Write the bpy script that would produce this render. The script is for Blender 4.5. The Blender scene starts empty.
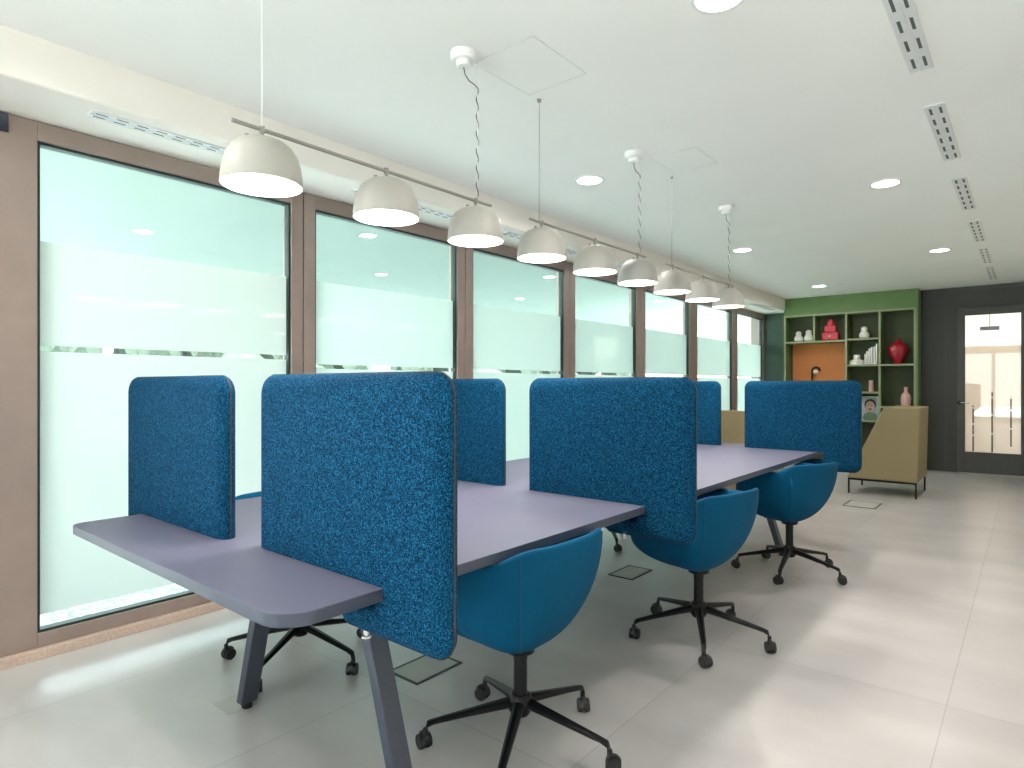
import bpy, bmesh, math, random
from mathutils import Vector, Matrix
random.seed(7)
PI = math.pi
col = bpy.context.scene.collection

# ------------------------------------------------------------------ materials
def s2l(c):
    return tuple(((x/255)/12.92 if x/255 <= .04045 else ((x/255+.055)/1.055)**2.4) for x in c)

def mat(name, rgb, rough=.5, metal=0., spec=.5, noise=None, bump=None, emit=None, coat=0, sheen=0):
    m = bpy.data.materials.new(name); m.use_nodes = True
    nt = m.node_tree; b = nt.nodes['Principled BSDF']
    c = s2l(rgb)
    b.inputs['Base Color'].default_value = (*c, 1)
    b.inputs['Roughness'].default_value = rough
    b.inputs['Metallic'].default_value = metal
    b.inputs['Specular IOR Level'].default_value = spec
    b.inputs['Coat Weight'].default_value = coat
    b.inputs['Sheen Weight'].default_value = sheen
    tc = nt.nodes.new('ShaderNodeTexCoord')
    if noise:                                   # (scale, amount, detail[, stretch])
        sc, am, det = noise[:3]
        n = nt.nodes.new('ShaderNodeTexNoise'); n.inputs['Scale'].default_value = sc; n.inputs['Detail'].default_value = det
        if len(noise) > 3:
            mp = nt.nodes.new('ShaderNodeMapping'); mp.inputs['Scale'].default_value = noise[3]
            nt.links.new(tc.outputs['Object'], mp.inputs[0]); nt.links.new(mp.outputs[0], n.inputs['Vector'])
        else:
            nt.links.new(tc.outputs['Object'], n.inputs['Vector'])
        r = nt.nodes.new('ShaderNodeValToRGB')
        r.color_ramp.elements[0].position = .3; r.color_ramp.elements[1].position = .7
        r.color_ramp.elements[0].color = (*[x*(1-am) for x in c], 1)
        r.color_ramp.elements[1].color = (*[min(1, x*(1+am)) for x in c], 1)
        nt.links.new(n.outputs['Fac'], r.inputs[0]); nt.links.new(r.outputs[0], b.inputs['Base Color'])
    if bump:                                    # (scale, strength)
        n = nt.nodes.new('ShaderNodeTexNoise'); n.inputs['Scale'].default_value = bump[0]; n.inputs['Detail'].default_value = 3
        nt.links.new(tc.outputs['Object'], n.inputs['Vector'])
        bp = nt.nodes.new('ShaderNodeBump'); bp.inputs['Strength'].default_value = bump[1]; bp.inputs['Distance'].default_value = .002
        nt.links.new(n.outputs['Fac'], bp.inputs['Height']); nt.links.new(bp.outputs[0], b.inputs['Normal'])
    if emit:
        b.inputs['Emission Color'].default_value = (*s2l(emit[0]), 1); b.inputs['Emission Strength'].default_value = emit[1]
    return m

M = {}
M['ceiling'] = mat('ceiling_paint', (247, 247, 243), .9, spec=.2, noise=(1.5, .015, 2))
M['fascia'] = mat('fascia_paint', (242, 237, 230), .9, spec=.2, noise=(2, .02, 2))
M['wall'] = mat('wall_paint', (238, 233, 224), .85, spec=.25, noise=(2, .02, 2))
M['dark_wall'] = mat('charcoal_panel', (66, 66, 63), .55, noise=(3, .06, 3))
M['door'] = mat('charcoal_door_paint', (72, 72, 68), .45, noise=(3, .05, 3))
M['green_wall'] = mat('deep_green_paint', (62, 84, 74), .6, noise=(3, .05, 2))
M['green'] = mat('olive_green_lacquer', (100, 130, 74), .5, noise=(4, .06, 2))
M['green_edge'] = mat('shelf_edge_green', (146, 152, 118), .5, noise=(6, .05, 2))
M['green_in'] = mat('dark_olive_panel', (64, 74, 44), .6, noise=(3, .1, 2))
M['cork'] = mat('tan_cork_board', (206, 130, 78), .85, noise=(60, .08, 4), bump=(150, .2))
M['frame'] = mat('taupe_metal_frame', (152, 136, 129), .38, metal=.35, noise=(8, .04, 2))
M['gasket'] = mat('dark_gasket', (22, 44, 42), .5, noise=(40, .2, 2))
M['sill'] = mat('peach_stone_skirting', (180, 160, 146), .6, noise=(90, .14, 4), bump=(120, .3))
M['table'] = mat('blue_grey_laminate', (93, 94, 113), .5, spec=.28, noise=(5, .02, 2), bump=(500, .04))
M['table_edge'] = mat('table_edge_band', (66, 72, 88), .5, noise=(30, .05, 2))
M['leg'] = mat('slate_powder_coated_steel', (64, 70, 84), .45, metal=.2, noise=(40, .05, 2), bump=(600, .08))
M['black'] = mat('black_coated_metal', (22, 22, 23), .35, metal=.5, noise=(30, .1, 2))
M['rubber'] = mat('black_castor_plastic', (26, 26, 28), .45, noise=(30, .1, 2))
M['chrome'] = mat('satin_chrome', (200, 200, 200), .2, metal=1, noise=(20, .03, 2))
M['alu'] = mat('pale_aluminium', (205, 208, 208), .35, metal=.5, noise=(30, .03, 2))
M['shell'] = mat('petrol_blue_upholstery', (0, 76, 112), .75, spec=.12, noise=(250, .12, 3), bump=(500, .15))
M['shade'] = mat('warm_grey_lamp_enamel', (164, 162, 155), .45, noise=(10, .02, 2))
M['shade_in'] = mat('white_lamp_inside', (245, 240, 232), .5, noise=(10, .02, 2))
M['rail'] = mat('grey_lamp_rail', (150, 148, 140), .4, metal=.4, noise=(20, .04, 2))
M['white'] = mat('white_plastic', (238, 238, 236), .4, noise=(20, .02, 2))
M['porcelain'] = mat('white_porcelain', (236, 234, 226), .25, noise=(12, .03, 2))
M['red'] = mat('coral_red_ceramic', (206, 62, 74), .25, noise=(15, .08, 2))
M['darkred'] = mat('deep_red_glazed_ceramic', (160, 12, 36), .12, coat=.6, noise=(10, .12, 2))
M['pink'] = mat('pink_glaze', (222, 178, 168), .3, noise=(14, .08, 3))
M['paper'] = mat('white_book_cloth', (224, 224, 220), .7, noise=(30, .04, 2))
M['beige'] = mat('khaki_beige_upholstery', (150, 136, 104), .9, spec=.2, noise=(200, .07, 3), bump=(400, .2))
M['dark_slot'] = mat('vent_slot_dark', (92, 98, 94), .8, noise=(20, .1, 2))
M['hatch_line'] = mat('hatch_gap', (206, 210, 204), .8, noise=(20, .1, 2))
M['eave'] = mat('added_eave_teal', (146, 158, 153), .9, noise=(2, .03, 2))
M['vent'] = mat('white_vent_metal', (226, 228, 228), .45, noise=(20, .02, 2))
M['brown_trim'] = mat('dark_brown_edge_trim', (58, 44, 40), .6, noise=(60, .1, 2))
M['cable_dark'] = mat('dark_flex', (40, 40, 40), .5, noise=(60, .1, 2))
M['seam'] = mat('seam_thread_blue', (0, 66, 98), .8, noise=(200, .1, 2))
M['steel_plate'] = mat('floor_box_lid', (176, 176, 170), .5, noise=(6, .05, 3))
M['photo_sky'] = mat('print_pale_blue', (168, 180, 186), .5, noise=(10, .1, 2))
M['skin'] = mat('print_skin', (188, 152, 134), .5, noise=(16, .1, 2))
M['hair'] = mat('print_hair', (48, 42, 38), .5, noise=(30, .2, 2))
M['shirt'] = mat('print_green', (110, 132, 104), .5, noise=(12, .1, 2))
M['hedge'] = mat('hedge_leaves', (34, 50, 38), .8, noise=(14, .6, 5), bump=(30, 1))
M['dark_slit'] = mat('painted_slit_dark', (84, 76, 66), .3, noise=(22, .5, 3, (1, 1, 1)))

def emis(name, rgb, st):
    m = bpy.data.materials.new(name); m.use_nodes = True; nt = m.node_tree
    nt.nodes.clear(); e = nt.nodes.new('ShaderNodeEmission'); o = nt.nodes.new('ShaderNodeOutputMaterial')
    n = nt.nodes.new('ShaderNodeTexNoise'); n.inputs['Scale'].default_value = 4
    mx = nt.nodes.new('ShaderNodeMix'); mx.data_type = 'RGBA'
    mx.inputs[6].default_value = (*s2l(rgb), 1); mx.inputs[7].default_value = (*[x*.96 for x in s2l(rgb)], 1)
    nt.links.new(n.outputs['Fac'], mx.inputs[0]); nt.links.new(mx.outputs[2], e.inputs[0])
    e.inputs[1].default_value = st; nt.links.new(e.outputs[0], o.inputs[0])
    return m
M['lamp_glow'] = emis('lamp_diffuser_glow', (255, 240, 226), 5.0)
M['down_glow'] = emis('downlight_glow', (255, 246, 236), 6.0)

def fabric():
    m = bpy.data.materials.new('blue_melange_felt'); m.use_nodes = True; nt = m.node_tree; b = nt.nodes['Principled BSDF']
    tc = nt.nodes.new('ShaderNodeTexCoord')
    def nz(scale, st, det=2):
        mp = nt.nodes.new('ShaderNodeMapping'); mp.inputs['Scale'].default_value = st
        n = nt.nodes.new('ShaderNodeTexNoise'); n.inputs['Scale'].default_value = scale; n.inputs['Detail'].default_value = det
        nt.links.new(tc.outputs['Object'], mp.inputs[0]); nt.links.new(mp.outputs[0], n.inputs['Vector']); return n
    a = nz(400, (1, 1, .4)); c = nz(400, (.4, 1, 1)); g = nz(330, (1, 1, 1), 3)
    ad = nt.nodes.new('ShaderNodeMath'); ad.operation = 'MAXIMUM'
    nt.links.new(a.outputs['Fac'], ad.inputs[0]); nt.links.new(c.outputs['Fac'], ad.inputs[1])
    ad2 = nt.nodes.new('ShaderNodeMath'); ad2.operation = 'MULTIPLY_ADD'; ad2.inputs[1].default_value = .55
    nt.links.new(g.outputs['Fac'], ad2.inputs[0]); nt.links.new(ad.outputs[0], ad2.inputs[2])
    r = nt.nodes.new('ShaderNodeValToRGB'); e = r.color_ramp.elements
    e[0].position = .66; e[0].color = (*s2l((0, 28, 48)), 1)
    e[1].position = 1.0; e[1].color = (*s2l((32, 100, 138)), 1)
    k = e.new(.82); k.color = (*s2l((0, 45, 75)), 1)
    nt.links.new(ad2.outputs[0], r.inputs[0]); nt.links.new(r.outputs[0], b.inputs['Base Color'])
    b.inputs['Roughness'].default_value = .9; b.inputs['Specular IOR Level'].default_value = .1
    bp = nt.nodes.new('ShaderNodeBump'); bp.inputs['Strength'].default_value = .35; bp.inputs['Distance'].default_value = .002
    nt.links.new(ad2.outputs[0], bp.inputs['Height']); nt.links.new(bp.outputs[0], b.inputs['Normal'])
    return m
M['felt'] = fabric()

def floor_mat():
    m = bpy.data.materials.new('grey_vinyl_tiles'); m.use_nodes = True; nt = m.node_tree; b = nt.nodes['Principled BSDF']
    tc = nt.nodes.new('ShaderNodeTexCoord')
    mp = nt.nodes.new('ShaderNodeMapping'); mp.inputs['Rotation'].default_value = (0, 0, PI/2); mp.inputs['Location'].default_value = (.35, .25, 0)
    nt.links.new(tc.outputs['Object'], mp.inputs[0])
    br = nt.nodes.new('ShaderNodeTexBrick'); br.offset = 0
    br.inputs['Scale'].default_value = 1; br.inputs['Brick Width'].default_value = 1.3; br.inputs['Row Height'].default_value = .9
    br.inputs['Mortar Size'].default_value = .0018; br.inputs['Mortar Smooth'].default_value = .2
    br.inputs['Color1'].default_value = (.475, .455, .445, 1); br.inputs['Color2'].default_value = (.525, .50, .49, 1)
    br.inputs['Mortar'].default_value = (.33, .325, .31, 1)
    nt.links.new(mp.outputs[0], br.inputs['Vector'])
    n = nt.nodes.new('ShaderNodeTexNoise'); n.inputs['Scale'].default_value = 1.6; n.inputs['Detail'].default_value = 6
    mp2 = nt.nodes.new('ShaderNodeMapping'); mp2.inputs['Scale'].default_value = (1, 2.2, 1)
    nt.links.new(tc.outputs['Object'], mp2.inputs[0]); nt.links.new(mp2.outputs[0], n.inputs['Vector'])
    mr = nt.nodes.new('ShaderNodeMapRange'); mr.inputs[1].default_value = .3; mr.inputs[2].default_value = .7
    mr.inputs[3].default_value = .9; mr.inputs[4].default_value = 1.08
    nt.links.new(n.outputs['Fac'], mr.inputs[0])
    mx = nt.nodes.new('ShaderNodeVectorMath'); mx.operation = 'MULTIPLY'
    nt.links.new(br.outputs['Color'], mx.inputs[0]); nt.links.new(mr.outputs[0], mx.inputs[1])
    nt.links.new(mx.outputs[0], b.inputs['Base Color'])
    mr2 = nt.nodes.new('ShaderNodeMapRange'); mr2.inputs[3].default_value = .27; mr2.inputs[4].default_value = .33
    n3 = nt.nodes.new('ShaderNodeTexNoise'); n3.inputs['Scale'].default_value = .8; n3.inputs['Detail'].default_value = 1
    nt.links.new(tc.outputs['Object'], n3.inputs['Vector']); nt.links.new(n3.outputs['Fac'], mr2.inputs[0]); nt.links.new(mr2.outputs[0], b.inputs['Roughness'])
    b.inputs['Specular IOR Level'].default_value = .5
    return m
M['floor'] = floor_mat()

def pane_mat(name, strip_z, tint):
    """double-glazed pane behind frosted film; the film leaves a narrow strip and the bottom edge clear"""
    m = bpy.data.materials.new(name); m.use_nodes = True; nt = m.node_tree; nt.nodes.clear()
    N = nt.nodes.new; L = nt.links.new
    out = N('ShaderNodeOutputMaterial')
    geo = N('ShaderNodeNewGeometry'); sep = N('ShaderNodeSeparateXYZ'); L(geo.outputs['Position'], sep.inputs[0])
    clear = N('ShaderNodeBsdfTransparent'); clear.inputs[0].default_value = (.90, 1, .97, 1)
    tr = N('ShaderNodeBsdfTranslucent')
    nz = N('ShaderNodeTexNoise'); nz.inputs['Scale'].default_value = 1.2
    rmp = N('ShaderNodeMix'); rmp.data_type = 'RGBA'
    rmp.inputs[6].default_value = (*tint, 1); rmp.inputs[7].default_value = (*[min(1, x*1.04) for x in tint], 1)
    L(geo.outputs['Position'], nz.inputs['Vector']); L(nz.outputs['Fac'], rmp.inputs[0]); L(rmp.outputs[2], tr.inputs[0])
    def band(lo, hi):
        a = N('ShaderNodeMath'); a.operation = 'GREATER_THAN'; a.inputs[1].default_value = lo; L(sep.outputs[2], a.inputs[0])
        b = N('ShaderNodeMath'); b.operation = 'LESS_THAN'; b.inputs[1].default_value = hi; L(sep.outputs[2], b.inputs[0])
        c = N('ShaderNodeMath'); c.operation = 'MULTIPLY'; L(a.outputs[0], c.inputs[0]); L(b.outputs[0], c.inputs[1]); return c
    b1 = band(strip_z-.014, strip_z+.014)
    b2 = band(-1, .185); b3 = band(1.918, 5)
    s = N('ShaderNodeMath'); s.operation = 'MAXIMUM'; L(b1.outputs[0], s.inputs[0]); L(b2.outputs[0], s.inputs[1])
    fac = N('ShaderNodeMath'); fac.operation = 'MULTIPLY_ADD'; fac.inputs[1].default_value = .95; fac.inputs[2].default_value = .0
    L(s.outputs[0], fac.inputs[0])
    fc2 = N('ShaderNodeMath'); fc2.operation = 'MULTIPLY_ADD'; fc2.inputs[1].default_value = .85; L(b3.outputs[0], fc2.inputs[0]); L(fac.outputs[0], fc2.inputs[2])
    fac = fc2
    mx = N('ShaderNodeMixShader'); L(fac.outputs[0], mx.inputs[0]); L(tr.outputs[0], mx.inputs[1]); L(clear.outputs[0], mx.inputs[2])
    gl = N('ShaderNodeBsdfGlossy'); gl.inputs['Roughness'].default_value = .0; gl.inputs[0].default_value = (.86, 1, .96, 1)
    fr = N('ShaderNodeFresnel'); fr.inputs[0].default_value = 1.6
    mg = N('ShaderNodeMixShader'); L(fr.outputs[0], mg.inputs[0]); L(mx.outputs[0], mg.inputs[1]); L(gl.outputs[0], mg.inputs[2])
    L(mg.outputs[0], out.inputs[0])
    return m
M['pane'] = pane_mat('frosted_film_glass', 1.42, (.325, .35, .325))
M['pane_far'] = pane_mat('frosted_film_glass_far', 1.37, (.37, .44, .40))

def simple_glass():
    m = bpy.data.materials.new('clear_door_glass'); m.use_nodes = True; nt = m.node_tree; nt.nodes.clear()
    o = nt.nodes.new('ShaderNodeOutputMaterial'); t = nt.nodes.new('ShaderNodeBsdfTransparent'); g = nt.nodes.new('ShaderNodeBsdfGlossy')
    g.inputs['Roughness'].default_value = .02
    f = nt.nodes.new('ShaderNodeFresnel'); f.inputs[0].default_value = 1.45
    x = nt.nodes.new('ShaderNodeMixShader'); nt.links.new(f.outputs[0], x.inputs[0]); nt.links.new(t.outputs[0], x.inputs[1]); nt.links.new(g.outputs[0], x.inputs[2])
    nt.links.new(x.outputs[0], o.inputs[0]); return m
M['glass'] = simple_glass()
def film_mat():
    m = bpy.data.materials.new('pale_door_film'); m.use_nodes = True; nt = m.node_tree; nt.nodes.clear()
    o = nt.nodes.new('ShaderNodeOutputMaterial'); t = nt.nodes.new('ShaderNodeBsdfTranslucent'); d = nt.nodes.new('ShaderNodeBsdfDiffuse')
    t.inputs[0].default_value = (.86, .80, .74, 1); d.inputs[0].default_value = (.7, .66, .62, 1)
    n = nt.nodes.new('ShaderNodeTexNoise'); n.inputs['Scale'].default_value = 3
    r = nt.nodes.new('ShaderNodeMapRange'); r.inputs[3].default_value = .32; r.inputs[4].default_value = .4
    nt.links.new(n.outputs['Fac'], r.inputs[0])
    x = nt.nodes.new('ShaderNodeMixShader'); nt.links.new(r.outputs[0], x.inputs[0]); nt.links.new(t.outputs[0], x.inputs[1]); nt.links.new(d.outputs[0], x.inputs[2])
    nt.links.new(x.outputs[0], o.inputs[0]); return m
M['film'] = film_mat()
def gravel_mat():
    m = bpy.data.materials.new('white_gravel'); m.use_nodes = True; nt = m.node_tree; b = nt.nodes['Principled BSDF']
    v = nt.nodes.new('ShaderNodeTexVoronoi'); v.inputs['Scale'].default_value = 38
    tc = nt.nodes.new('ShaderNodeTexCoord'); nt.links.new(tc.outputs['Object'], v.inputs['Vector'])
    r = nt.nodes.new('ShaderNodeValToRGB'); r.color_ramp.elements[0].color = (.92, .95, .93, 1); r.color_ramp.elements[1].color = (.35, .42, .4, 1)
    r.color_ramp.elements[0].position = .35; r.color_ramp.elements[1].position = .8
    nt.links.new(v.outputs['Distance'], r.inputs[0]); nt.links.new(r.outputs[0], b.inputs['Base Color']); b.inputs['Roughness'].default_value = .9
    return m
M['gravel'] = gravel_mat()

# ------------------------------------------------------------------ mesh helpers
def bx(bm, x0, x1, y0, y1, z0, z1, mi=0):
    vs = [bm.verts.new((x, y, z)) for x in (x0, x1) for y in (y0, y1) for z in (z0, z1)]
    for f in ((0,1,3,2),(4,6,7,5),(0,4,5,1),(2,3,7,6),(0,2,6,4),(1,5,7,3)):
        fc = bm.faces.new([vs[i] for i in f]); fc.material_index = mi
def frustum(bm, p0, p1, r0, r1, n=16, cap=True):
    p0 = Vector(p0); p1 = Vector(p1); d = (p1-p0).normalized()
    a = d.orthogonal().normalized(); b = d.cross(a)
    R = []
    for p, r in ((p0, r0), (p1, r1)):
        R.append([bm.verts.new(p + a*math.cos(2*PI*i/n)*r + b*math.sin(2*PI*i/n)*r) for i in range(n)])
    for i in range(n):
        bm.faces.new((R[0][i], R[0][(i+1) % n], R[1][(i+1) % n], R[1][i]))
    if cap:
        bm.faces.new(R[0][::-1]); bm.faces.new(R[1])
def tube(bm, pts, r, n=8):
    pts = [Vector(p) for p in pts]; rings = []
    rs = r if isinstance(r, (list, tuple)) else [r]*len(pts)
    a = None
    for i, p in enumerate(pts):
        d = (pts[min(i+1, len(pts)-1)]-pts[max(i-1, 0)]).normalized()
        a = d.orthogonal().normalized() if a is None else (a-d*a.dot(d)).normalized()
        b = d.cross(a)
        rings.append([bm.verts.new(p+a*math.cos(2*PI*k/n)*rs[i]+b*math.sin(2*PI*k/n)*rs[i]) for k in range(n)])
    for i in range(len(pts)-1):
        for k in range(n):
            bm.faces.new((rings[i][k], rings[i][(k+1) % n], rings[i+1][(k+1) % n], rings[i+1][k]))
    bm.faces.new(rings[0][::-1]); bm.faces.new(rings[-1])
def lathe(bm, prof, c=(0,0,0), n=32, fn=None):
    rings = []
    for r, z in prof:
        if r < 1e-5: rings.append([bm.verts.new((c[0], c[1], c[2]+z))])
        else:
            rings.append([bm.verts.new((c[0]+r*math.cos(2*PI*i/n)*(fn(2*PI*i/n) if fn else 1), c[1]+r*math.sin(2*PI*i/n)*(fn(2*PI*i/n) if fn else 1), c[2]+z)) for i in range(n)])
    for a, b in zip(rings, rings[1:]):
        for i in range(n):
            j = (i+1) % n
            if len(a) == 1 and len(b) == 1: continue
            if len(a) == 1: bm.faces.new((a[0], b[i], b[j]))
            elif len(b) == 1: bm.faces.new((a[i], b[0], a[j]))
            else: bm.faces.new((a[i], b[i], b[j], a[j]))
def prism_xz(bm, poly, y0, y1):
    a = [bm.verts.new((x, y0, z)) for x, z in poly]; b = [bm.verts.new((x, y1, z)) for x, z in poly]
    bm.faces.new(a); bm.faces.new(b[::-1]); n = len(poly)
    for i in range(n):
        bm.faces.new((a[i], b[i], b[(i+1) % n], a[(i+1) % n]))
def prism_xy(bm, poly, z0, z1):
    a = [bm.verts.new((x, y, z0)) for x, y in poly]; b = [bm.verts.new((x, y, z1)) for x, y in poly]
    bm.faces.new(a[::-1]); bm.faces.new(b); n = len(poly)
    for i in range(n):
        bm.faces.new((a[i], a[(i+1) % n], b[(i+1) % n], b[i]))
def round_poly(pts, rads, seg=6):
    out = []; n = len(pts)
    for i in range(n):
        p = Vector(pts[i]); a = Vector(pts[i-1]); b = Vector(pts[(i+1) % n]); r = rads[i]
        if r < 1e-5: out.append(tuple(p)); continue
        da = (a-p).normalized(); db = (b-p).normalized()
        ang = da.angle(db); t = r/math.tan(ang/2)
        p0 = p+da*t; p1 = p+db*t; cen = p+(da+db).normalized()*(r/math.sin(ang/2))
        v0 = p0-cen; v1 = p1-cen
        for k in range(seg+1):
            v = v0.lerp(v1, k/seg)
            v = v.normalized()*r if v.length > 1e-6 else v
            out.append(tuple(cen+v))
    return out

def obj(name, bm, m, parent=None, smooth=False, bevel=0, seg=3, loc=None, angle=35):
    bmesh.ops.recalc_face_normals(bm, faces=bm.faces)
    me = bpy.data.meshes.new(name); bm.to_mesh(me); bm.free()
    for mm in (m if isinstance(m, (list, tuple)) else [m]): me.materials.append(mm)
    o = bpy.data.objects.new(name, me); col.objects.link(o)
    if parent: o.parent = parent
    if loc: o.location = loc
    if bevel:
        md = o.modifiers.new('bevel', 'BEVEL'); md.width = bevel; md.segments = seg; md.limit_method = 'ANGLE'; md.angle_limit = math.radians(40)
        md.harden_normals = False
    if smooth or bevel:
        for p in me.polygons: p.use_smooth = True
        me.set_sharp_from_angle(angle=math.radians(angle if not bevel else 60))
    return o
def B(): return bmesh.new()
def boxo(name, x0, x1, y0, y1, z0, z1, m, parent=None, bevel=0):
    b = B(); bx(b, x0, x1, y0, y1, z0, z1); return obj(name, b, m, parent, bevel=bevel)
def tag(o, label, cat, group=None):
    o['label'] = label; o['category'] = cat
    if group: o['group'] = group
    return o
def thing(name, label, cat, loc=(0,0,0), rz=0, group=None):
    o = bpy.data.objects.new(name, None); col.objects.link(o); o.empty_display_size = .1
    o.location = loc; o.rotation_euler = (0, 0, rz); return tag(o, label, cat, group)
def struct(o): o['kind'] = 'structure'; return o
def dup(root, loc, rz, label):
    r = root.copy(); col.objects.link(r); r.location = loc; r.rotation_euler = (0, 0, rz); r['label'] = label
    for ch in list(root.children):
        c = ch.copy(); col.objects.link(c); c.parent = r
        for g in list(ch.children):
            d = g.copy(); col.objects.link(d); d.parent = c
    return r

# ------------------------------------------------------------------ room
CZ = 2.65; SZ = 2.46; WX = -3.486; FX = -3.07; RX = .46; BY = 10.95; Y0 = -4.6; FYP = 10.65
struct(boxo('floor', WX-.2, RX+.1, Y0-.1, BY+2.4, -.1, 0, M['floor']))
b = B(); bx(b, FX, RX+.1, Y0-.1, BY+.1, CZ, CZ+.1)
struct(obj('ceiling', b, M['ceiling']))
# lowered soffit over the windows
b = B(); bx(b, WX-.1, FX, Y0-.1, BY+.1, SZ, CZ+.1)
struct(obj('trim_1', b, M['fascia'], bevel=.012))
# left wall strip above and beside windows
b = B(); bx(b, WX-.22, WX, Y0, -3.9, 0, SZ);  bx(b, WX-.22, WX, .44, .55, 0, SZ);  bx(b, WX-.22, WX-.1, Y0, BY+.1, SZ-.01, CZ+.1)
bx(b, WX-.22, WX, 10.90, BY+.1, 0, SZ)
struct(obj('wall_left', b, M['frame']))
struct(boxo('wall_right', RX, RX+.1, Y0-.1, BY+.1, 0, CZ, M['wall']))
b = B(); bx(b, WX-.1, -3.2, Y0-.1, Y0, 0, CZ); bx(b, .2, RX+.1, Y0-.1, Y0, 0, CZ); bx(b, -3.2, .2, Y0-.1, Y0, 0, .1); bx(b, -3.2, .2, Y0-.1, Y0, 2.4, CZ)
struct(obj('wall_front', b, M['wall']))
b = B()
bx(b, WX-.1, -3.05, BY, BY+.1, 0, CZ)
struct(obj('wall_back', b, M['green_wall']))
b = B()
DX0, DX1, DZ = -.83, .06, 2.385
bx(b, -3.05, DX0-.0, BY, BY+.1, 0, CZ); bx(b, DX0, DX1, BY, BY+.1, DZ, CZ); bx(b, DX1, RX+.1, BY, BY+.1, 0, CZ)
struct(obj('wall_back_dark', b, M['dark_wall']))
b = B(); bx(b, -.945, -.932, BY-.006, BY, 0, CZ); bx(b, -.945, RX, BY-.006, BY, 2.60, CZ)
struct(obj('trim_2', b, M['door']))

# skirting under the windows
struct(boxo('baseboard_left', WX-.05, WX+.03, Y0, 10.9, 0, .047, M['sill'], bevel=.004))
struct(boxo('baseboard_right', RX-.015, RX, Y0, BY, 0, .08, M['white'], bevel=.003))

# windows
edges = [(.797, 2.069), (2.236, 3.511), (3.695, 4.985), (5.176, 6.43), (6.648, 7.884), (8.143, 9.445), (9.656, 10.86)]
for i, (a, c) in enumerate(edges):
    y0 = .60 if i == 0 else (edges[i-1][1]+a)/2 + .003
    y1 = 10.90 if i == 6 else (c+edges[i+1][0])/2 - .003
    z0, z1, zb, zt = .047, SZ-.004, .112, 2.368
    b = B()
    bx(b, WX-.1, WX, y0, a, z0, z1); bx(b, WX-.1, WX, c, y1, z0, z1)
    bx(b, WX-.1, WX, a, c, z0, zb); bx(b, WX-.1, WX, a, c, zt, z1)
    # raised inner rebate
    w = struct(obj('window_%d' % (i+1), b, M['frame'], bevel=.003))
    b = B(); g = .012
    bx(b, WX-.06, WX-.012, a, a+g, zb, zt); bx(b, WX-.06, WX-.012, c-g, c, zb, zt)
    bx(b, WX-.06, WX-.012, a+g, c-g, zb, zb+g); bx(b, WX-.06, WX-.012, a+g, c-g, zt-g, zt)
    obj('gasket', b, M['gasket'], w)
    b = B(); v = [b.verts.new(p) for p in ((WX-.04, a+g, zb+g), (WX-.04, c-g, zb+g), (WX-.04, c-g, zt-g), (WX-.04, a+g, zt-g))]; b.faces.new(v)
    gp = obj('glass_pane', b, M['pane'] if i == 0 else M['pane_far'], w)
    if gp.data.polygons[0].normal.x < 0: gp.data.flip_normals()
# added behind the camera for daylight: three unfilmed windows and a glazed end wall
for i, (a, c) in enumerate([(-3.86, -2.46), (-2.42, -1.02), (-.98, .42)]):
    b = B(); z0, z1 = .047, SZ-.004
    bx(b, WX-.1, WX, a, a+.08, z0, z1); bx(b, WX-.1, WX, c-.08, c, z0, z1); bx(b, WX-.1, WX, a+.08, c-.08, z0, .112); bx(b, WX-.1, WX, a+.08, c-.08, 2.368, z1)
    w = struct(obj('window_%d' % (i+8), b, M['frame'], bevel=.003))
    boxo('glass_pane', WX-.05, WX-.044, a+.08, c-.08, .112, 2.368, M['glass'], w)
b = B()
for x in (-3.2, -2.1, -1.0, .1-.0): bx(b, x, x+.1, Y0-.09, Y0, .1, 2.4)
bx(b, -3.2, .2, Y0-.085, Y0-.005, .1, .18); bx(b, -3.2, .2, Y0-.085, Y0-.005, 2.32, 2.4)
w = struct(obj('window_11', b, M['frame'])); boxo('glass_pane', -3.15, .15, Y0-.05, Y0-.044, .15, 2.35, M['glass'], w)
# sash brackets on first jamb
b = B(); bx(b, WX, WX+.012, .61, .69, 2.37, 2.452); bx(b, WX+.012, WX+.018, .63, .67, 2.385, 2.40)
struct(obj('trim_3', b, M['leg'], bevel=.002))

# outdoors: pale gravel strip, hedge, and an eave added to shade the upper panes
b = B(); bx(b, -30, WX-.23, -24, 32, -.12, -.02); bx(b, WX-.23, 14, -24, Y0-.12, -.12, -.02); struct(obj('ground_outside', b, M['gravel']))
b = B(); bx(b, WX-4.6, WX-.22, -.9, 24, 2.72, 2.95)
struct(obj('added_shading_eave', b, M['eave']))
b = B(); random.seed(3)
for i in range(150):
    y = -4+i*.14; x = -10.0+random.uniform(-.4, .4)
    bmesh.ops.create_icosphere(b, subdivisions=1, radius=random.uniform(.35, .6), matrix=Matrix.Translation((x, y, random.uniform(.2, 2.0))))
tag(obj('garden_hedge', b, M['hedge'], smooth=True), 'dark green hedge seen through the clear strip of the frosted window', 'hedge')

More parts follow.
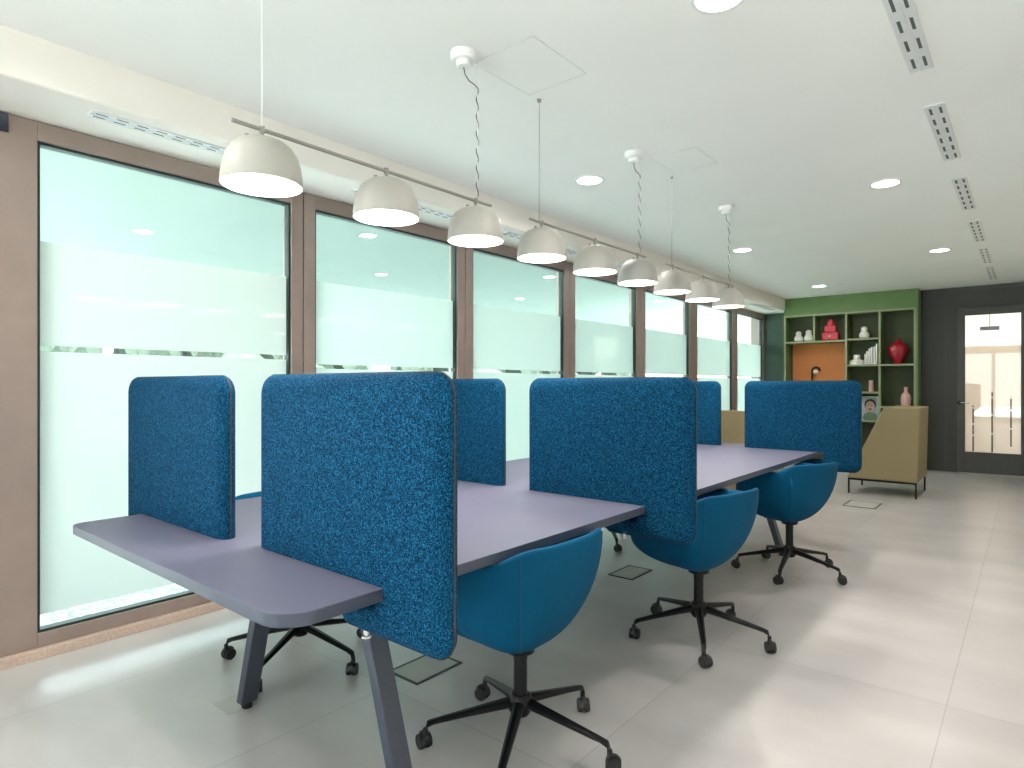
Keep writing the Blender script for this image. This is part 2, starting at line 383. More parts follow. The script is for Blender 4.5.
# ------------------------------------------------------------------ door
d = struct(thing('door_1', 'x', 'door')); del d['label']; del d['category']
b = B(); gx0, gx1, gz0, gz1 = -.712, -.094, .30, 2.24; y0 = BY-.012; y1 = BY+.045
L0, L1 = DX0+.035, DX1-.035; LZ = DZ-.035
bx(b, L0, gx0, y0, y1, .006, LZ); bx(b, gx1, L1, y0, y1, .006, LZ); bx(b, gx0, gx1, y0, y1, .006, gz0); bx(b, gx0, gx1, y0, y1, gz1, LZ)
obj('door_leaf', b, M['door'], d, bevel=.003)
b = B(); bx(b, DX0, L0-.004, BY-.022, BY+.08, 0, DZ); bx(b, L1+.004, DX1, BY-.022, BY+.08, 0, DZ); bx(b, DX0, DX1, BY-.022, BY+.08, LZ+.004, DZ)
obj('door_frame', b, M['dark_wall'], d, bevel=.003)
boxo('glass_panel', gx0, gx1, BY+.018, BY+.024, gz0, gz1, M['glass'], d)
fm = boxo('frosted_film', gx0, gx1, BY+.026, BY+.027, gz0, 1.80, M['film'], d)
b = B()
for x, za, zb in ((-.62, .31, .96), (-.407, .31, 1.15), (-.201, .40, 1.09)):
    zz = za
    while zz < zb:
        l = random.uniform(.12, .3); bx(b, x-.009, x+.009, BY+.0165, BY+.0178, zz, min(zb, zz+l)); zz += l+.02
obj('painted_slit', b, M['dark_slit'], d)  # opaque dark strips painted in for the darkness beyond clear film slits
b = B(); frustum(b, (-.775, y0, 1.0), (-.775, y0-.012, 1.0), .028, .028, 20); hdl = obj('handle_rose', b, M['black'], d, smooth=True)
b = B(); tube(b, [(-.775, y0-.012, 1.0), (-.775, y0-.045, 1.0), (-.765, y0-.055, 1.0), (-.66, y0-.055, .997)], .009, 10); obj('door_handle', b, M['chrome'], d, smooth=True)
# lit corridor behind the door
b = B(); bx(b, -2.0, 1.2, BY+2.3, BY+2.4, 0, CZ); bx(b, -2.1, -2.0, BY+.1, BY+2.4, 0, CZ); bx(b, 1.2, 1.3, BY+.1, BY+2.4, 0, CZ); bx(b, -2.1, 1.3, BY+.1, BY+2.4, CZ, CZ+.1)
struct(obj('wall_corridor', b, M['wall']))
sg = tag(boxo('sign_plate', -.60, -.36, BY+1.2, BY+1.22, 2.10, 2.16, M['leg']), 'small grey sign hanging behind the glass of the far door', 'sign')
boxo('hanger', -.485, -.475, BY+1.205, BY+1.215, 2.16, CZ, M['leg'], sg)

# ------------------------------------------------------------------ shelving unit
sx0, sx1, sy0, sy1 = -3.09, -1.24, FYP, BY-.005
T = .028
un = thing('shelving_unit', 'tall olive green built-in shelving unit with open cubbies and a tan pinboard', 'shelving', (0, 0, 0))
b = B(); bx(b, sx0, sx1, sy1-.015, sy1, 0, CZ-.003); obj('back_panel', b, M['green_in'], un)
b = B(); bx(b, sx0, sx1, sy0, sy1-.015, 2.375, CZ-.003); obj('header_panel', b, M['green'], un)
def board(name, x0, x1, z0, z1):
    o = boxo(name, x0, x1, sy0+.012, sy1-.015, z0, z1, M['green'], un)
    boxo('edge_band', x0, x1, sy0, sy0+.012, z0, z1, M['green_edge'], o)
board('side_panel', sx0, sx0+T, 0, 2.347); 
o = boxo('side_panel', sx1-.055, sx1, sy0+.0, sy1-.015, 0, 2.375, M['green'], un); boxo('edge_band', sx1-.055, sx1-.027, sy0-.004, sy0, 0, 2.375, M['green_edge'], o)
board('shelf', sx0, sx1-.055, 2.347, 2.375)
board('shelf', sx0+T, -2.191, 1.922, 1.95)
board('divider', -2.648, -2.62, 1.95, 2.347)
board('divider', -2.191, -2.163, 0, 2.347)
board('divider', -1.741, -1.713, 0, 2.347)
for z in (1.936, 1.535, 1.123, .69): board('shelf', -2.163, -1.741, z-.0, z+.026)
for z in (1.535, .91, .45): board('shelf', -1.713, sx1-.055, z, z+.026)
board('shelf', sx0+T, -2.191, .75, .778)
boxo('pinboard', sx0+T+.04, -2.192, sy1-.03, sy1-.016, .80, 1.921, M['cork'], un)

IY = 10.78
def pot(x, z, s, label, grp):
    b = B(); lathe(b, [(0, 0), (.055, 0), (.075, .02), (.078, .05), (.062, .085), (.045, .10), (.05, .125), (.042, .155), (.022, .17), (0, .172)], n=24, fn=lambda a: 1+.08*math.cos(3*a))
    o = obj('jar_body', b, M['porcelain'], smooth=True); o.scale = (s*.95, s*.95, s*1.1); o.location = (x, IY, z); o.name = 'porcelain_jar'
    return tag(o, label, 'jar')
pot(-2.90, 1.951, .92, 'lumpy white porcelain jar, left of the pair in the top left cubby', None)
pot(-2.745, 1.951, 1.0, 'lumpy white porcelain jar, right of the pair in the top left cubby', None)
pot(-1.955, 1.963, .98, 'single white porcelain jar alone in the cubby above the books', None)
# coral red stacked ornament
r = thing('stacked_ornament', 'coral red ceramic ornament of stacked tiers in the upper cubby', 'ornament', (-2.42, IY, 1.951))
b = B(); bx(b, -.12, .12, -.07, .07, 0, .13); obj('lower_tier', b, M['red'], r, bevel=.02)
b = B(); bx(b, -.085, .085, -.055, .055, .13, .24); obj('middle_tier', b, M['red'], r, bevel=.02)
b = B(); lathe(b, [(0, .23), (.05, .23), (.055, .26), (.045, .30), (.03, .33), (0, .34)], n=20); obj('head_tier', b, M['red'], r, smooth=True)
b = B(); lathe(b, [(0, -.012), (.012, -.005), (.014, .0), (.008, .012), (0, .014)], n=12); bmesh.ops.translate(b, vec=(0, -.075, .065), verts=b.verts); obj('knob', b, M['porcelain'], r, smooth=True)
# red vase
v = thing('lidded_vase', 'large glossy deep red lidded vase in the tall right cubby', 'vase', (-1.505, IY, 1.561))
b = B(); lathe(b, [(0, 0), (.055, 0), (.06, .01), (.085, .08), (.125, .17), (.133, .23), (.118, .28), (.075, .315), (.05, .32), (0, .321)], n=32); obj('vase_body', b, M['darkred'], v, smooth=True)
b = B(); lathe(b, [(.05, .32), (.052, .33), (.035, .35), (.012, .36), (.016, .375), (.01, .39), (0, .393)], n=24); obj('lid', b, M['darkred'], v, smooth=True)
# tiered white dish
t = thing('stepped_dish', 'low white stepped dish on the shelf left of the books', 'dish', (-2.055, IY, 1.561))
b = B(); lathe(b, [(0, 0), (.10, 0), (.102, .06), (.09, .07), (.045, .085), (.045, .15), (.03, .155), (0, .155)], n=28); obj('dish_body', b, M['porcelain'], t, smooth=True, angle=50)
bks = [(-1.925, .16, .018), (-1.898, .20, .024), (-1.868, .24, .022), (-1.838, .26, .026), (-1.803, .27, .024), (-1.772, .31, .022)]
names = ['leftmost', 'second from the left', 'third from the left', 'third from the right', 'second from the right', 'tall rightmost']
for i, (x, h, w) in enumerate(bks):
    k = thing('book', 'white book, %s of the row in the middle cubby' % names[i], 'book', (x, IY-.02, 1.561), 0, 'white books in the middle cubby')
    b = B(); bx(b, -w/2, w/2, -.08, .08, 0, h); 
    obj('cover', b, M['paper'], k, bevel=.003)
# pink cup, bottle vase
k = thing('pink_cup', 'small dusty pink beaker in the lower middle cubby', 'cup', (-1.85, IY-.05, 1.149))
b = B(); lathe(b, [(0, 0), (.033, 0), (.035, .05), (.03, .14), (.035, .17), (.028, .17), (.025, .02), (0, .02)], n=20); obj('beaker', b, M['pink'], k, smooth=True)
k = thing('bottle_vase', 'pink and white mottled bottle vase standing above the beige armchair', 'vase', (-1.40, IY-.06, .936))
b = B(); lathe(b, [(0, 0), (.055, 0), (.064, .04), (.066, .13), (.05, .18), (.025, .21), (.023, .27), (.028, .285), (.02, .285), (.018, .2), (0, .19)], n=24); obj('bottle', b, M['pink'], k, smooth=True)
# framed portrait
k = thing('framed_portrait', 'framed print of a face, partly hidden behind the blue screen', 'picture', (-1.905, IY+.02, .716))
b = B(); bx(b, -.15, .15, 0, .012, 0, .36); obj('picture_frame', b, M['porcelain'], k, bevel=.002)
pr = boxo('print', -.138, .138, -.003, 0, .012, .348, M['photo_sky'], k)
def disc(name, cx, cz, rx, rz, y, m, par, f=None):
    b = B(); prism_xz(b, [(cx+rx*math.cos(a*PI/12), cz+rz*math.sin(a*PI/12)) for a in range(24)], y-.001, y); obj(name, b, m, par)
disc('printed_shirt', .03, .04, .10, .08, -.0045, M['shirt'], pr)
disc('printed_hair', .03, .235, .078, .085, -.0045, M['hair'], pr)
disc('printed_face', .03, .205, .062, .085, -.006, M['skin'], pr)
for sx in (-.024, .024): disc('printed_eye', .03+sx, .22, .014, .006, -.0075, M['hair'], pr)
disc('printed_mouth', .03, .165, .02, .012, -.0075, M['hair'], pr)
# wall lamp / hook on pinboard
k = thing('pinboard_ornament', 'small black looped ornament with a white ball on the tan pinboard', 'ornament', (-2.66, sy1-.032, 1.36))
b = B(); pts = [(-.06, -.03, -.1)]+[(.06*math.cos(a), -.03, .12+.06*math.sin(a)) for a in [PI*(1-t/8) for t in range(9)]]; tube(b, pts, .012, 8); bx(b, -.05, .05, -.03, 0, -.11, -.08); obj('loop', b, M['black'], k, smooth=True)
b = B(); bmesh.ops.create_icosphere(b, subdivisions=3, radius=.04, matrix=Matrix.Translation((.0, -.045, .10))); obj('ball', b, M['porcelain'], k, smooth=True)

# ------------------------------------------------------------------ table
TX0, TX1, TY0, TY1, TZ = -2.705, -1.245, .715, 5.43, .74
tb = thing('meeting_table', 'long blue-grey meeting table with rounded corners on splayed slate legs', 'table', (-1.96, 3.07, 0))
def loc(o): o.location = Vector(o.location)-Vector((-1.96, 3.07, 0)); return o
b = B(); P = round_poly([(TX0, TY0), (TX1, TY0), (TX1, TY1), (TX0, TY1)], [.04, .09, .04, .04], 8)
prism_xy(b, P, TZ-.032, TZ); o = obj('tabletop', b, [M['table'], M['table_edge']], tb, bevel=.002, seg=2); loc(o)
for p in o.data.polygons: p.material_index = 0 if p.normal.z > .5 else 1
def leg_at(xt, xb, yf, yb=None):
    b = B(); w = .042; dpt = .066; z0, z1 = .022, TZ-.034
    vs = []
    for x, z in ((xb, z0), (xt, z1)):
        for dx, dy in ((-w/2, 0), (w/2, 0), (w/2, dpt), (-w/2, dpt)): vs.append(b.verts.new((x+dx, yf+dy, z)))
    for f in ((0,3,2,1),(4,5,6,7),(0,1,5,4),(1,2,6,5),(2,3,7,6),(3,0,4,7)): b.faces.new([vs[i] for i in f])
    o = loc(obj('leg', b, M['leg'], tb, bevel=.004))
    b = B(); frustum(b, (xb, yf+dpt/2, 0), (xb, yf+dpt/2, .012), .02, .02, 20); frustum(b, (xb, yf+dpt/2, .012), (xb, yf+dpt/2, .024), .009, .009, 12)
    f = obj('foot', b, M['rubber'], o, smooth=True)
for yf in (1.165, 4.74):
    leg_at(-2.135, -2.338, yf); leg_at(-1.62, -1.40, yf)
b = B()
for yf in (1.17, 4.745): bx(b, -2.17, -1.6, yf, yf+.06, TZ-.075, TZ-.033)
bx(b, -2.02, -1.97, 1.2, 4.8, TZ-.08, TZ-.033); bx(b, -1.80, -1.75, 1.2, 4.8, TZ-.08, TZ-.033)
loc(obj('under_frame', b, M['leg'], tb, bevel=.003))
# little steel plate on the floor beside the near leg
tag(boxo('floor_plate', -2.46, -2.33, 1.12, 1.24, 0.0005, .003, M['steel_plate'], bevel=.001), 'small flat metal plate on the floor at the near table leg', 'plate')

# ------------------------------------------------------------------ desk screens
SW = -.85
def screen_poly(e=0, q=0):
    # local x: 0 = inner end, .85 = outer end ; z in world height; notch grips the table edge ; e insets the padded outline
    pts = [(e, .741), (e, 1.282-e), (.85-e, 1.282-e), (.85-e, .60+e), (.43+e, .60+e), (.425+e, .684-e*.4), (.597, .684-e*.4), (.597, .741)]
    k = max(.012, .058-e*.8)
    return round_poly(pts, [0.002, k, k, k, min(k, .03), .004, .003, .002], 7)
def make_screen(label):
    s = thing('desk_screen', label, 'screen', (0, 0, 0), 0, 'blue felt screens clipped to the table')
    b = B(); T = .031; Wd = .046; rings = []
    for k in range(-7, 8):
        ph = PI/2*k/7; e = Wd*(1-math.cos(ph))**1.0; y = T*math.sin(ph)
        rings.append([b.verts.new((x, y, z)) for x, z in screen_poly(min(e, .040))])
    n = len(rings[0])
    for r0, r1 in zip(rings, rings[1:]):
        for q in range(n): b.faces.new((r0[q], r0[(q+1) % n], r1[(q+1) % n], r1[q]))
    b.faces.new(rings[0]); b.faces.new(rings[-1][::-1])
    o = obj('screen_panel', b, M['felt'], s, smooth=True, angle=60)
    b = B(); prism_xz(b, screen_poly(-.0015), -.002, .002)
    obj('edge_trim', b, M['brown_trim'], s)
    b = B(); frustum(b, (.52, 0, .585), (.52, 0, .612), .008, .008, 16); frustum(b, (.52, 0, .580), (.52, 0, .586), .013, .013, 16)
    obj('clamp', b, M['alu'], s, smooth=True)
    return s
s0 = make_screen('nearest right-hand blue felt screen, the largest, clipped over the table edge')
s0.location = (-1.874, 1.022, 0)
dup(s0, (-1.882, 2.40, 0), 0, 'middle right-hand blue felt screen, between the first and second right chairs')
dup(s0, (-1.80, 5.15, 0), 0, 'farthest right-hand blue felt screen, at the far end of the table')
for (x, y, l) in ((-2.03, .985, 'nearest left-hand blue felt screen, by the first window'), (-2.045, 2.40, 'middle left-hand blue felt screen, behind the nearest right one'), (-2.01, 5.18, 'farthest left-hand blue felt screen, a narrow strip before the armchairs')):
    dup(s0, (x, y, 0), PI, l)

# ------------------------------------------------------------------ chairs
def make_chair(label):
    c = thing('swivel_chair', label, 'chair', (0, 0, 0), 0, 'petrol blue tub swivel chairs at the table')
    ZB = .335; NT = 72
    def rim(th):            # th=0 front (+x local)
        a = abs(((th+PI) % (2*PI))-PI)      # 0 front .. pi back
        t = min(1, max(0, (a-math.radians(28))/math.radians(38))); t = t*t*(3-2*t)
        ex = .235 if math.cos(a) < 0 else .305
        R = ((abs(math.cos(a))/ex)**2.8+(abs(math.sin(a))/.305)**2.8)**(-1/2.8)
        u_ = min(1, max(0, (-R*math.cos(a)-.105)/.11)); u_ = u_*u_*(3-2*u_)
        zr = .47+(.688-.47)*t+.046*u_
        return R, zr
    b = B(); rings = []; NP = 14
    prof = []
    for i in range(NT):
        th = 2*PI*i/NT; R, zr = rim(th); L = []
        for k in range(1, NP+1):
            ph = PI/2*k/NP; L.append((R*math.sin(ph), zr-(zr-ZB)*math.cos(ph)))
        L.append((R-.004, zr+.010)); L.append((R-.014, zr+.014)); L.append((R-.026, zr+.008)); L.append((R-.032, zr-.006))
        zf = .455
        for k in range(1, 8):
            ph = PI/2*(1-k/7.5); L.append(((R-.034)*math.sin(ph), (zr-.006)-((zr-.006)-zf)*(1-math.sin(ph)) ** .8 if False else zf+(zr-.006-zf)*(1-math.cos(ph))))
        prof.append(L)
    c0 = b.verts.new((0, 0, ZB)); c1 = b.verts.new((0, 0, .428))
    V = [[b.verts.new((r*math.cos(2*PI*i/NT), r*math.sin(2*PI*i/NT), z)) for r, z in prof[i]] for i in range(NT)]
    n = len(V[0])
    for i in range(NT):
        j = (i+1) % NT
        b.faces.new((c0, V[i][0], V[j][0])); b.faces.new((c1, V[j][n-1], V[i][n-1]))
        for k in range(n-1): b.faces.new((V[i][k], V[i][k+1], V[j][k+1], V[j][k]))
    sh = obj('shell', b, M['shell'], c, smooth=True, angle=180)
    for th in (math.radians(129), -math.radians(129)):
        b = B(); R, zr = rim(th); pts = []
        for k in range(2, NP+1):
            ph = PI/2*k/NP; rr = (R+.0005)*math.sin(ph); pts.append((rr*math.cos(th), rr*math.sin(th), zr-(zr-ZB)*math.cos(ph)))
        tube(b, pts, .0022, 6); obj('seam', b, M['seam'], sh, smooth=True)
    b = B(); lathe(b, [(0, .46), (.13, .46), (.155, .468), (.158, .48), (.145, .492), (.1, .498), (0, .5)], n=40)
    obj('seat_cushion', b, M['shell'], c, smooth=True)
    b = B(); frustum(b, (0, 0, .325), (0, 0, .345), .05, .055, 24); frustum(b, (0, 0, .17), (0, 0, .326), .024, .024, 20); frustum(b, (0, 0, .30), (0, 0, .31), .0255, .0255, 20)
    obj('column', b, M['black'], c, smooth=True)
    b = B(); lathe(b, [(0, .105), (.03, .105), (.042, .125), (.04, .165), (.03, .178), (0, .178)], n=24); obj('hub', b, M['black'], c, smooth=True)
    for k in range(5):
        a = 2*PI*k/5; ca, sa = math.cos(a), math.sin(a)
        b = B()
        ring = []
        for r, z, w, h in ((.02, .150, .021, .020), (.10, .135, .019, .016), (.22, .112, .0155, .012), (.30, .096, .013, .010), (.322, .088, .012, .012), (.328, .072, .010, .010)):
            ring.append([b.verts.new((r*ca-dx*sa, r*sa+dx*ca, z+dz)) for dx, dz in [(w*math.cos(q*PI/4+PI/8), h*math.sin(q*PI/4+PI/8)) for q in range(8)]])
        for q in range(5):
            for i in range(8): b.faces.new((ring[q][i], ring[q][(i+1) % 8], ring[q+1][(i+1) % 8], ring[q+1][i]))
        b.faces.new(ring[0]); b.faces.new(ring[-1][::-1])
        lg = obj('leg', b, M['black'], c, smooth=True)
        sw = a+[.6, -1.1, 1.9, .3, -2.2][k]; dv = Vector((math.cos(sw), math.sin(sw), 0)); nv = Vector((-dv.y, dv.x, 0))
        cen = Vector((.328*ca, .328*sa, .027))+dv*.012
        b = B()
        for s in (-1, 1):
            frustum(b, cen+nv*.006*s, cen+nv*.021*s, .026, .0245, 20)
        frustum(b, cen-nv*.006, cen+nv*.006, .018, .018, 12)
        frustum(b, (.328*ca, .328*sa, .03), (.328*ca, .328*sa, .074), .009, .009, 12)
        # hood over the wheels
        frustum(b, cen-nv*.0065+Vector((0, 0, .008)), cen+nv*.0065+Vector((0, 0, .008)), .026, .026, 14)
        obj('castor', b, M['rubber'], lg, smooth=True)
    return c
A = math.radians
c1 = make_chair('petrol blue tub chair nearest the camera, right side of the table')
def put(o, x, y, face, spoke):
    # face = direction the seat faces, spoke = direction of one base leg (world degrees)
    o.location = (x, y, 0); o.rotation_euler = (0, 0, A(face))
    for ch in o.children:
        if ch.name.startswith('leg') or ch.name.startswith('hub'):
            ch.rotation_euler = (0, 0, A(spoke-face))
put(c1, -1.365, 1.685, 180, 154.3)
for x, y, f, s, l in ((-1.262, 2.96, 169, -63, 'middle petrol blue tub chair on the right side of the table'),
                      (-1.235, 4.38, 159, -12, 'farthest petrol blue tub chair on the right side of the table'),
                      (-2.575, 1.574, 0, -62.4, 'petrol blue tub chair on the window side, base showing behind the near table leg'),
                      (-2.60, 2.98, 0, 20, 'petrol blue tub chair on the window side, middle of the row'),
                      (-2.60, 4.33, 0, -48, 'petrol blue tub chair on the window side, farthest from the camera')):
    put(dup(c1, (x, y, 0), 0, l), x, y, f, s)

# ------------------------------------------------------------------ armchairs
def make_armchair(label):
    # local: faces -x, x from 0(front) to .70(back); y 0..0.8
    c = thing('lounge_armchair', label, 'armchair', (0, 0, 0), 0)
    for y0, y1 in ((0, .07), (.71, .78)):
        b = B(); prism_xz(b, [(0, .18), (.37, 1.0), (.71, 1.0), (.69, .18)], y0, y1); obj('side_panel', b, M['beige'], c, bevel=.012)
    b = B(); prism_xz(b, [(.50, .40), (.60, 1.0), (.712, 1.0), (.692, .18), (.5, .18)], .07, .71); obj('backrest', b, M['beige'], c, bevel=.012)
    b = B(); bx(b, .03, .51, .072, .708, .30, .45); obj('seat_cushion', b, M['beige'], c, bevel=.03)
    b = B(); bx(b, .03, .50, .072, .708, .18, .30); obj('seat_base', b, M['beige'], c, bevel=.01)
    for x in (.015, .672):
        for y in (.01, .755):
            b = B(); bx(b, x-.008, x+.010, y, y+.018, 0, .18); obj('leg', b, M['black'], c, bevel=.002)
    b = B(); bx(b, .01, .68, .02, .04, .155, .18); bx(b, .01, .68, .74, .76, .155, .18); bx(b, .30, .60, .3, .5, .13, .18)
    obj('under_frame', b, M['black'], c, bevel=.003)
    return c
ac = make_armchair('khaki beige high-sided armchair on thin black legs before the shelving')
ac.location = (-1.63, 8.02, 0)
dup(ac, (-2.68, 6.70, 0), -PI/2, 'khaki beige armchair glimpsed between two blue screens past the table end')
bpy.context.view_layer.update()

# ------------------------------------------------------------------ floor boxes
def floor_box(cx, cy, rz, label, w=.19, l=.27):
    k = thing('floor_socket_box', label, 'floor socket', (cx, cy, 0), rz, 'flush floor socket boxes')
    b = B(); t = .012
    bx(b, -w/2, w/2, -l/2, -l/2+t, 0.0005, .004); bx(b, -w/2, w/2, l/2-t, l/2, 0.0005, .004)
    bx(b, -w/2, -w/2+t, -l/2+t, l/2-t, 0.0005, .004); bx(b, w/2-t, w/2, -l/2+t, l/2-t, 0.0005, .004)
    obj('rim', b, M['rubber'], k)
    b = B(); bx(b, -w/2+t, w/2-t, -l/2+t, l/2-t, 0.0005, .003); obj('lid', b, M['steel_plate'], k)
    return k
floor_box(-2.055, 1.87, 0, 'floor socket box under the near part of the table, beside the nearest chair')
floor_box(-2.045, 3.69, 0, 'floor socket box under the table behind the middle chairs', .18, .28)
floor_box(-1.345, 7.34, 0, 'floor socket box in open floor before the beige armchair', .30, .38)

# ------------------------------------------------------------------ pendant rails
def make_rail(label, ys, wire_y, cord_y):
    X = -1.85; t = thing('pendant_rail', label, 'pendant lamp', (X, ys[0], 0), 0, 'three-shade pendant rails over the table')
    o0 = ys[0]; RZ = 2.05
    b = B(); frustum(b, (0, -.095, RZ), (0, ys[2]-o0+.10, RZ), .0065, .0065, 12); obj('rail', b, M['rail'], t, smooth=True)
    b = B(); tube(b, [(0, wire_y-o0, RZ), (0, wire_y-o0, CZ-.008)], .0014, 6); frustum(b, (0, wire_y-o0, CZ-.012), (0, wire_y-o0, CZ), .009, .012, 12); obj('suspension_wire', b, M['rail'] if wire_y > 2 else M['white'], t, smooth=True)
    cy = cord_y-o0
    b = B(); frustum(b, (0, cy, RZ), (0, cy, CZ-.01), .0018, .0018, 6); frustum(b, (0, cy, CZ-.014), (0, cy, CZ), .012, .015, 12); obj('suspension_wire', b, M['white'], t, smooth=True)
    b = B(); lathe(b, [(0, 0), (.055, 0), (.055, -.028), (.05, -.034), (.032, -.036), (.032, -.055), (.026, -.06), (0, -.06)], (.015, cy-.10, CZ), 28)
    cn = obj('canopy', b, M['white'], t, smooth=True)
    # cable leaves the canopy, loops over to the wire and winds down round it
    b = B(); pts = [(.015, cy-.10, CZ-.06), (.013, cy-.09, CZ-.085), (.008, cy-.06, CZ-.10), (.002, cy-.02, CZ-.10)]
    n = 46; z1 = CZ-.11; z0 = RZ+.01
    for i in range(n): 
        a = i*.9; pts.append((.0045*math.cos(a), cy+.0045*math.sin(a), z1+(z0-z1)*i/(n-1)))
    tube(b, pts, .0022, 6); obj('power_cord', b, M['cable_dark'], t, smooth=True)
    for y in ys:
        yy = y-o0
        b = B(); out = [(.123, 1.885), (.121, 1.91), (.116, 1.945), (.107, 1.975), (.092, 2.0), (.072, 2.017), (.045, 2.027), (.02, 2.030), (0, 2.030)]
        inn = [(0, 2.022), (.042, 2.020), (.068, 2.010), (.087, 1.995), (.102, 1.972), (.111, 1.943), (.117, 1.91), (.119, 1.885)]
        lathe(b, inn[::1]+[(.119, 1.884), (.123, 1.884)]+out, (0, yy, -.01), 48)
        # merge into closed shell; the inner side is white
        for f in b.faces: pass
        sh = obj('lamp_shade', b, [M['shade'], M['shade_in']], t, smooth=True, angle=60)
        cc = Vector((0, yy))
        for p in sh.data.polygons:
            r = (Vector(p.center[:2])-cc).length
            if p.normal.z < -.02 or (p.normal.xy.dot(Vector(p.center[:2])-cc) < 0): p.material_index = 1
        b = B(); frustum(b, (0, yy, 2.019), (0, yy, RZ), .006, .006, 12); frustum(b, (0, yy, 2.018), (0, yy, 2.026), .015, .012, 16)
        frustum(b, (0, yy, RZ-.009), (0, yy, RZ+.010), .0095, .0095, 12)
        bx(b, -.005, .005, yy-.055, yy-.045, 2.008, 2.022)
        obj('stem', b, M['rail'], sh, smooth=True)
        b = B(); lathe(b, [(0, 1.912), (.06, 1.912), (.117, 1.912), (.117, 1.916), (0, 1.916)], (0, yy, -.01), 40)
        obj('diffuser', b, M['lamp_glow'], sh)
        ld = bpy.data.lights.new('pendant_light', 'AREA'); ld.shape = 'DISK'; ld.size = .20; ld.energy = 3.0; ld.color = (1, .92, .84); ld.spread = A(150)
        lo = bpy.data.objects.new('pendant_light', ld); col.objects.link(lo); lo.location = (X, y, 1.895)
    return t
make_rail('nearest three-shade grey pendant rail, closest to the camera', [.997, 1.487, 1.975], .997, 1.985)
make_rail('middle three-shade grey pendant rail over the table', [2.45, 2.94, 3.425], 2.43, 3.45)
make_rail('farthest three-shade grey pendant rail toward the shelves', [3.905, 4.41, 4.92], 3.90, 4.93)

# ------------------------------------------------------------------ downlights
DL = [(-2.31, 3.6, 'beside the middle pendant rail'), (-2.29, 6.48, 'on the window side beyond the last pendant'), (-.77, 4.97, 'on the right side, large and bright'), (-.72, 7.8, 'on the right side, before the dark wall'),
      (-2.29, 9.54, 'nearest the green shelving'), (-.86, 2.20, 'cut by the top edge of the picture')]
for x, y, w in DL:
    t = thing('ceiling_downlight', 'round white recessed downlight '+w, 'downlight', (x, y, CZ), 0, 'round recessed ceiling downlights')
    b = B(); lathe(b, [(.082, 0), (.102, 0), (.102, -.004), (.098, -.007), (.084, -.007), (.082, 0)], n=40); obj('trim_ring', b, M['white'], t, smooth=True)
    b = B(); lathe(b, [(0, -.002), (.083, -.002), (.083, -.005), (0, -.005)], n=36); obj('lens', b, M['down_glow'], t)
    ld = bpy.data.lights.new('downlight_lamp', 'AREA'); ld.shape = 'DISK'; ld.size = .15; ld.energy = 5.6; ld.color = (1, .91, .87); ld.spread = A(168)
    lo = bpy.data.objects.new('downlight_lamp', ld); col.objects.link(lo); lo.location = (x, y, CZ-.009)
for x, y in ((-.75, -.6), (-2.3, .2)):  # extra lamps added out of view, without fittings
    ld = bpy.data.lights.new('downlight_lamp', 'AREA'); ld.shape = 'DISK'; ld.size = .15; ld.energy = 5.6; ld.color = (1, .91, .87); ld.spread = A(168)
    lo = bpy.data.objects.new('downlight_lamp', ld); col.objects.link(lo); lo.location = (x, y, CZ-.009)
# corridor lamp behind the door
ld = bpy.data.lights.new('corridor_lamp', 'AREA'); ld.shape = 'RECTANGLE'; ld.size = 1.2; ld.size_y = 1.0; ld.energy = 12; ld.color = (1, .9, .78)
lo = bpy.data.objects.new('corridor_lamp', ld); col.objects.link(lo); lo.location = (-.3, BY+1.0, CZ-.02)

# ------------------------------------------------------------------ slot vents
def vent(x, y0, y1, z, w, label, grp, n):
    t = thing('slot_vent', label, 'vent', (x, (y0+y1)/2, z), 0, grp); h = (y1-y0)/2
    b = B(); bx(b, -w/2, w/2, -h, h, -.006, 0); bx(b, -.003, .003, -h, h, -.010, -.006); bx(b, -w/2, -w/2+.006, -h, h, -.009, -.006); bx(b, w/2-.006, w/2, -h, h, -.009, -.006)
    obj('vent_frame', b, M['vent'], t)
    for s in (-1, 1):                            # slotted grille strip, one continuous mesh
        b = B(); st = 2*h/n; ys = [-h+.004]
        for i in range(n): c = -h+st*(i+.5); ys += [c-st*.28, c+st*.28]
        ys.append(h-.004); xs = [s*w*.24-.017, s*w*.24-.006, s*w*.24+.006, s*w*.24+.017]
        G = [[b.verts.new((x, y, -.0068)) for x in xs] for y in ys]
        for i in range(len(ys)-1):
            for k in range(3):
                f = b.faces.new((G[i][k], G[i+1][k], G[i+1][k+1], G[i][k+1])); f.material_index = 1 if (k == 1 and i % 2 == 1) else 0
        obj('slotted_grille', b, [M['vent'], M['dark_slot']], t)
lab = ['nearest the camera, cut by the top edge', 'second from the camera', 'third from the camera', 'fourth from the camera', 'fifth from the camera', 'closest to the dark wall']
for i, (a, c) in enumerate([(2.20, 3.28), (3.73, 4.70), (5.15, 6.12), (6.58, 7.55), (7.96, 8.95), (9.28, 10.36)]):
    vent(-.368, a, c, CZ, .088, 'white ceiling slot vent on the right, '+lab[i], 'slot vents along the right of the ceiling', 6)
lab2 = ['above the first window', 'behind the second pendant', 'above the third window', 'fourth along', 'fifth along', 'sixth along', 'closest to the shelving']
for i in range(7):
    a = .92+1.41*i; vent(-3.20, a, a+1.0, SZ, .085, 'white slot vent in the soffit over the windows, '+lab2[i], 'slot vents in the soffit', 12)

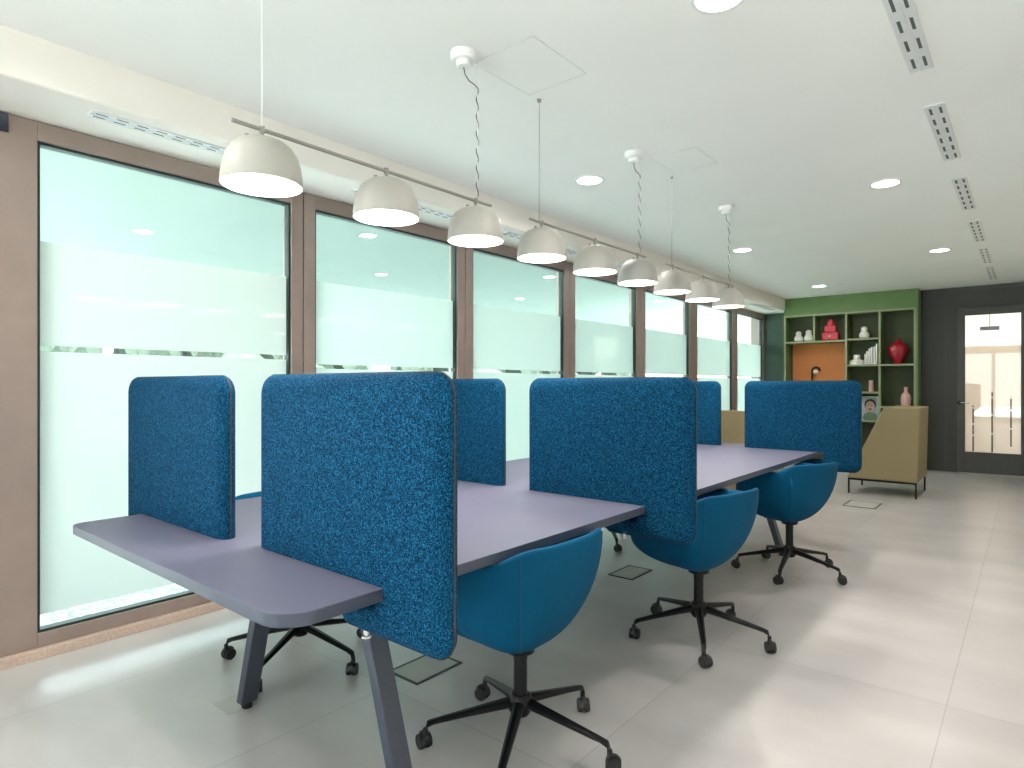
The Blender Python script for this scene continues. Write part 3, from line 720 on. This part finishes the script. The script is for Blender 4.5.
# access hatches
def hatch(x0, x1, y0, y1, label):
    b = B(); g = .002
    bx(b, x0, x1, y0, y0+g, CZ-.0012, CZ); bx(b, x0, x1, y1-g, y1, CZ-.0012, CZ); bx(b, x0, x0+g, y0+g, y1-g, CZ-.0012, CZ); bx(b, x1-g, x1, y0+g, y1-g, CZ-.0012, CZ)
    tag(obj('access_hatch', b, M['hatch_line']), label, 'hatch')
hatch(-1.86, -1.53, 1.97, 2.36, 'flush square ceiling hatch outline beside the first lamp canopy')
hatch(-1.80, -1.51, 3.50, 3.84, 'flush square ceiling hatch outline beside the second lamp canopy')
tag(obj('ceiling_sensor', (lambda b: (lathe(b, [(0, -.012), (.03, -.012), (.035, .001), (0, .001)], n=20), b)[1])(B()), M['white'], smooth=True, loc=(-2.02, 9.54, CZ)), 'small white sensor disc on the ceiling near the shelving', 'sensor')

# whiteboards on the wall behind the camera's right shoulder, seen only as reflections in the glass
for i, (a, c) in enumerate([(1.81, 2.42), (2.60, 3.22), (3.42, 4.04)]):
    k = thing('wall_frame', 'thin-framed board on the side wall, reflected in the first window', 'board', (RX, (a+c)/2, 1.41), 0, 'boards reflected in the first window')
    h = (c-a)/2; b = B(); t = .02
    bx(b, -.02, 0, -h, h, 0, t); bx(b, -.02, 0, -h, h, .58, .58+t); bx(b, -.02, 0, -h, -h+t, t, .58); bx(b, -.02, 0, h-t, h, t, .58)
    obj('board_rim', b, M['leg'], k); boxo('board_face', -.012, 0, -h+t, h-t, t, .58, M['white'], k)

# ------------------------------------------------------------------ world + sun + camera
w = bpy.data.worlds.new('World'); bpy.context.scene.world = w; w.use_nodes = True
nt = w.node_tree; bg = nt.nodes['Background']
tc = nt.nodes.new('ShaderNodeTexCoord'); sp = nt.nodes.new('ShaderNodeSeparateXYZ'); r = nt.nodes.new('ShaderNodeValToRGB')
nt.links.new(tc.outputs['Generated'], sp.inputs[0]); nt.links.new(sp.outputs[2], r.inputs[0])
r.color_ramp.elements[0].position = 0; r.color_ramp.elements[0].color = (.92, 1, .98, 1)
r.color_ramp.elements[1].position = .6; r.color_ramp.elements[1].color = (.74, .92, 1, 1)
nt.links.new(r.outputs[0], bg.inputs[0]); bg.inputs[1].default_value = 4.0
sd = bpy.data.lights.new('sun', 'SUN'); sd.energy = 34; sd.angle = .1; sd.color = (1, .97, .92)
so = bpy.data.objects.new('sun', sd); col.objects.link(so); so.rotation_euler = Vector((-.55, -.1, -1)).to_track_quat('-Z', 'Y').to_euler()

cd = bpy.data.cameras.new('camera'); cam = bpy.data.objects.new('camera', cd); col.objects.link(cam)
F = 622.; cd.sensor_width = 36; cd.lens = F/1024*36; cd.clip_start = .02; cd.clip_end = 200
cd.shift_y = 1/1024
cam.location = (0, 0, 1.25); cam.rotation_euler = (PI/2, 0, math.atan(518/622.))
sc = bpy.context.scene; sc.camera = cam
sc.view_settings.view_transform = 'Standard'; sc.view_settings.look = 'None'; sc.view_settings.gamma = 1
sc.view_settings.use_curve_mapping = False; sc.view_settings.exposure = 1.07
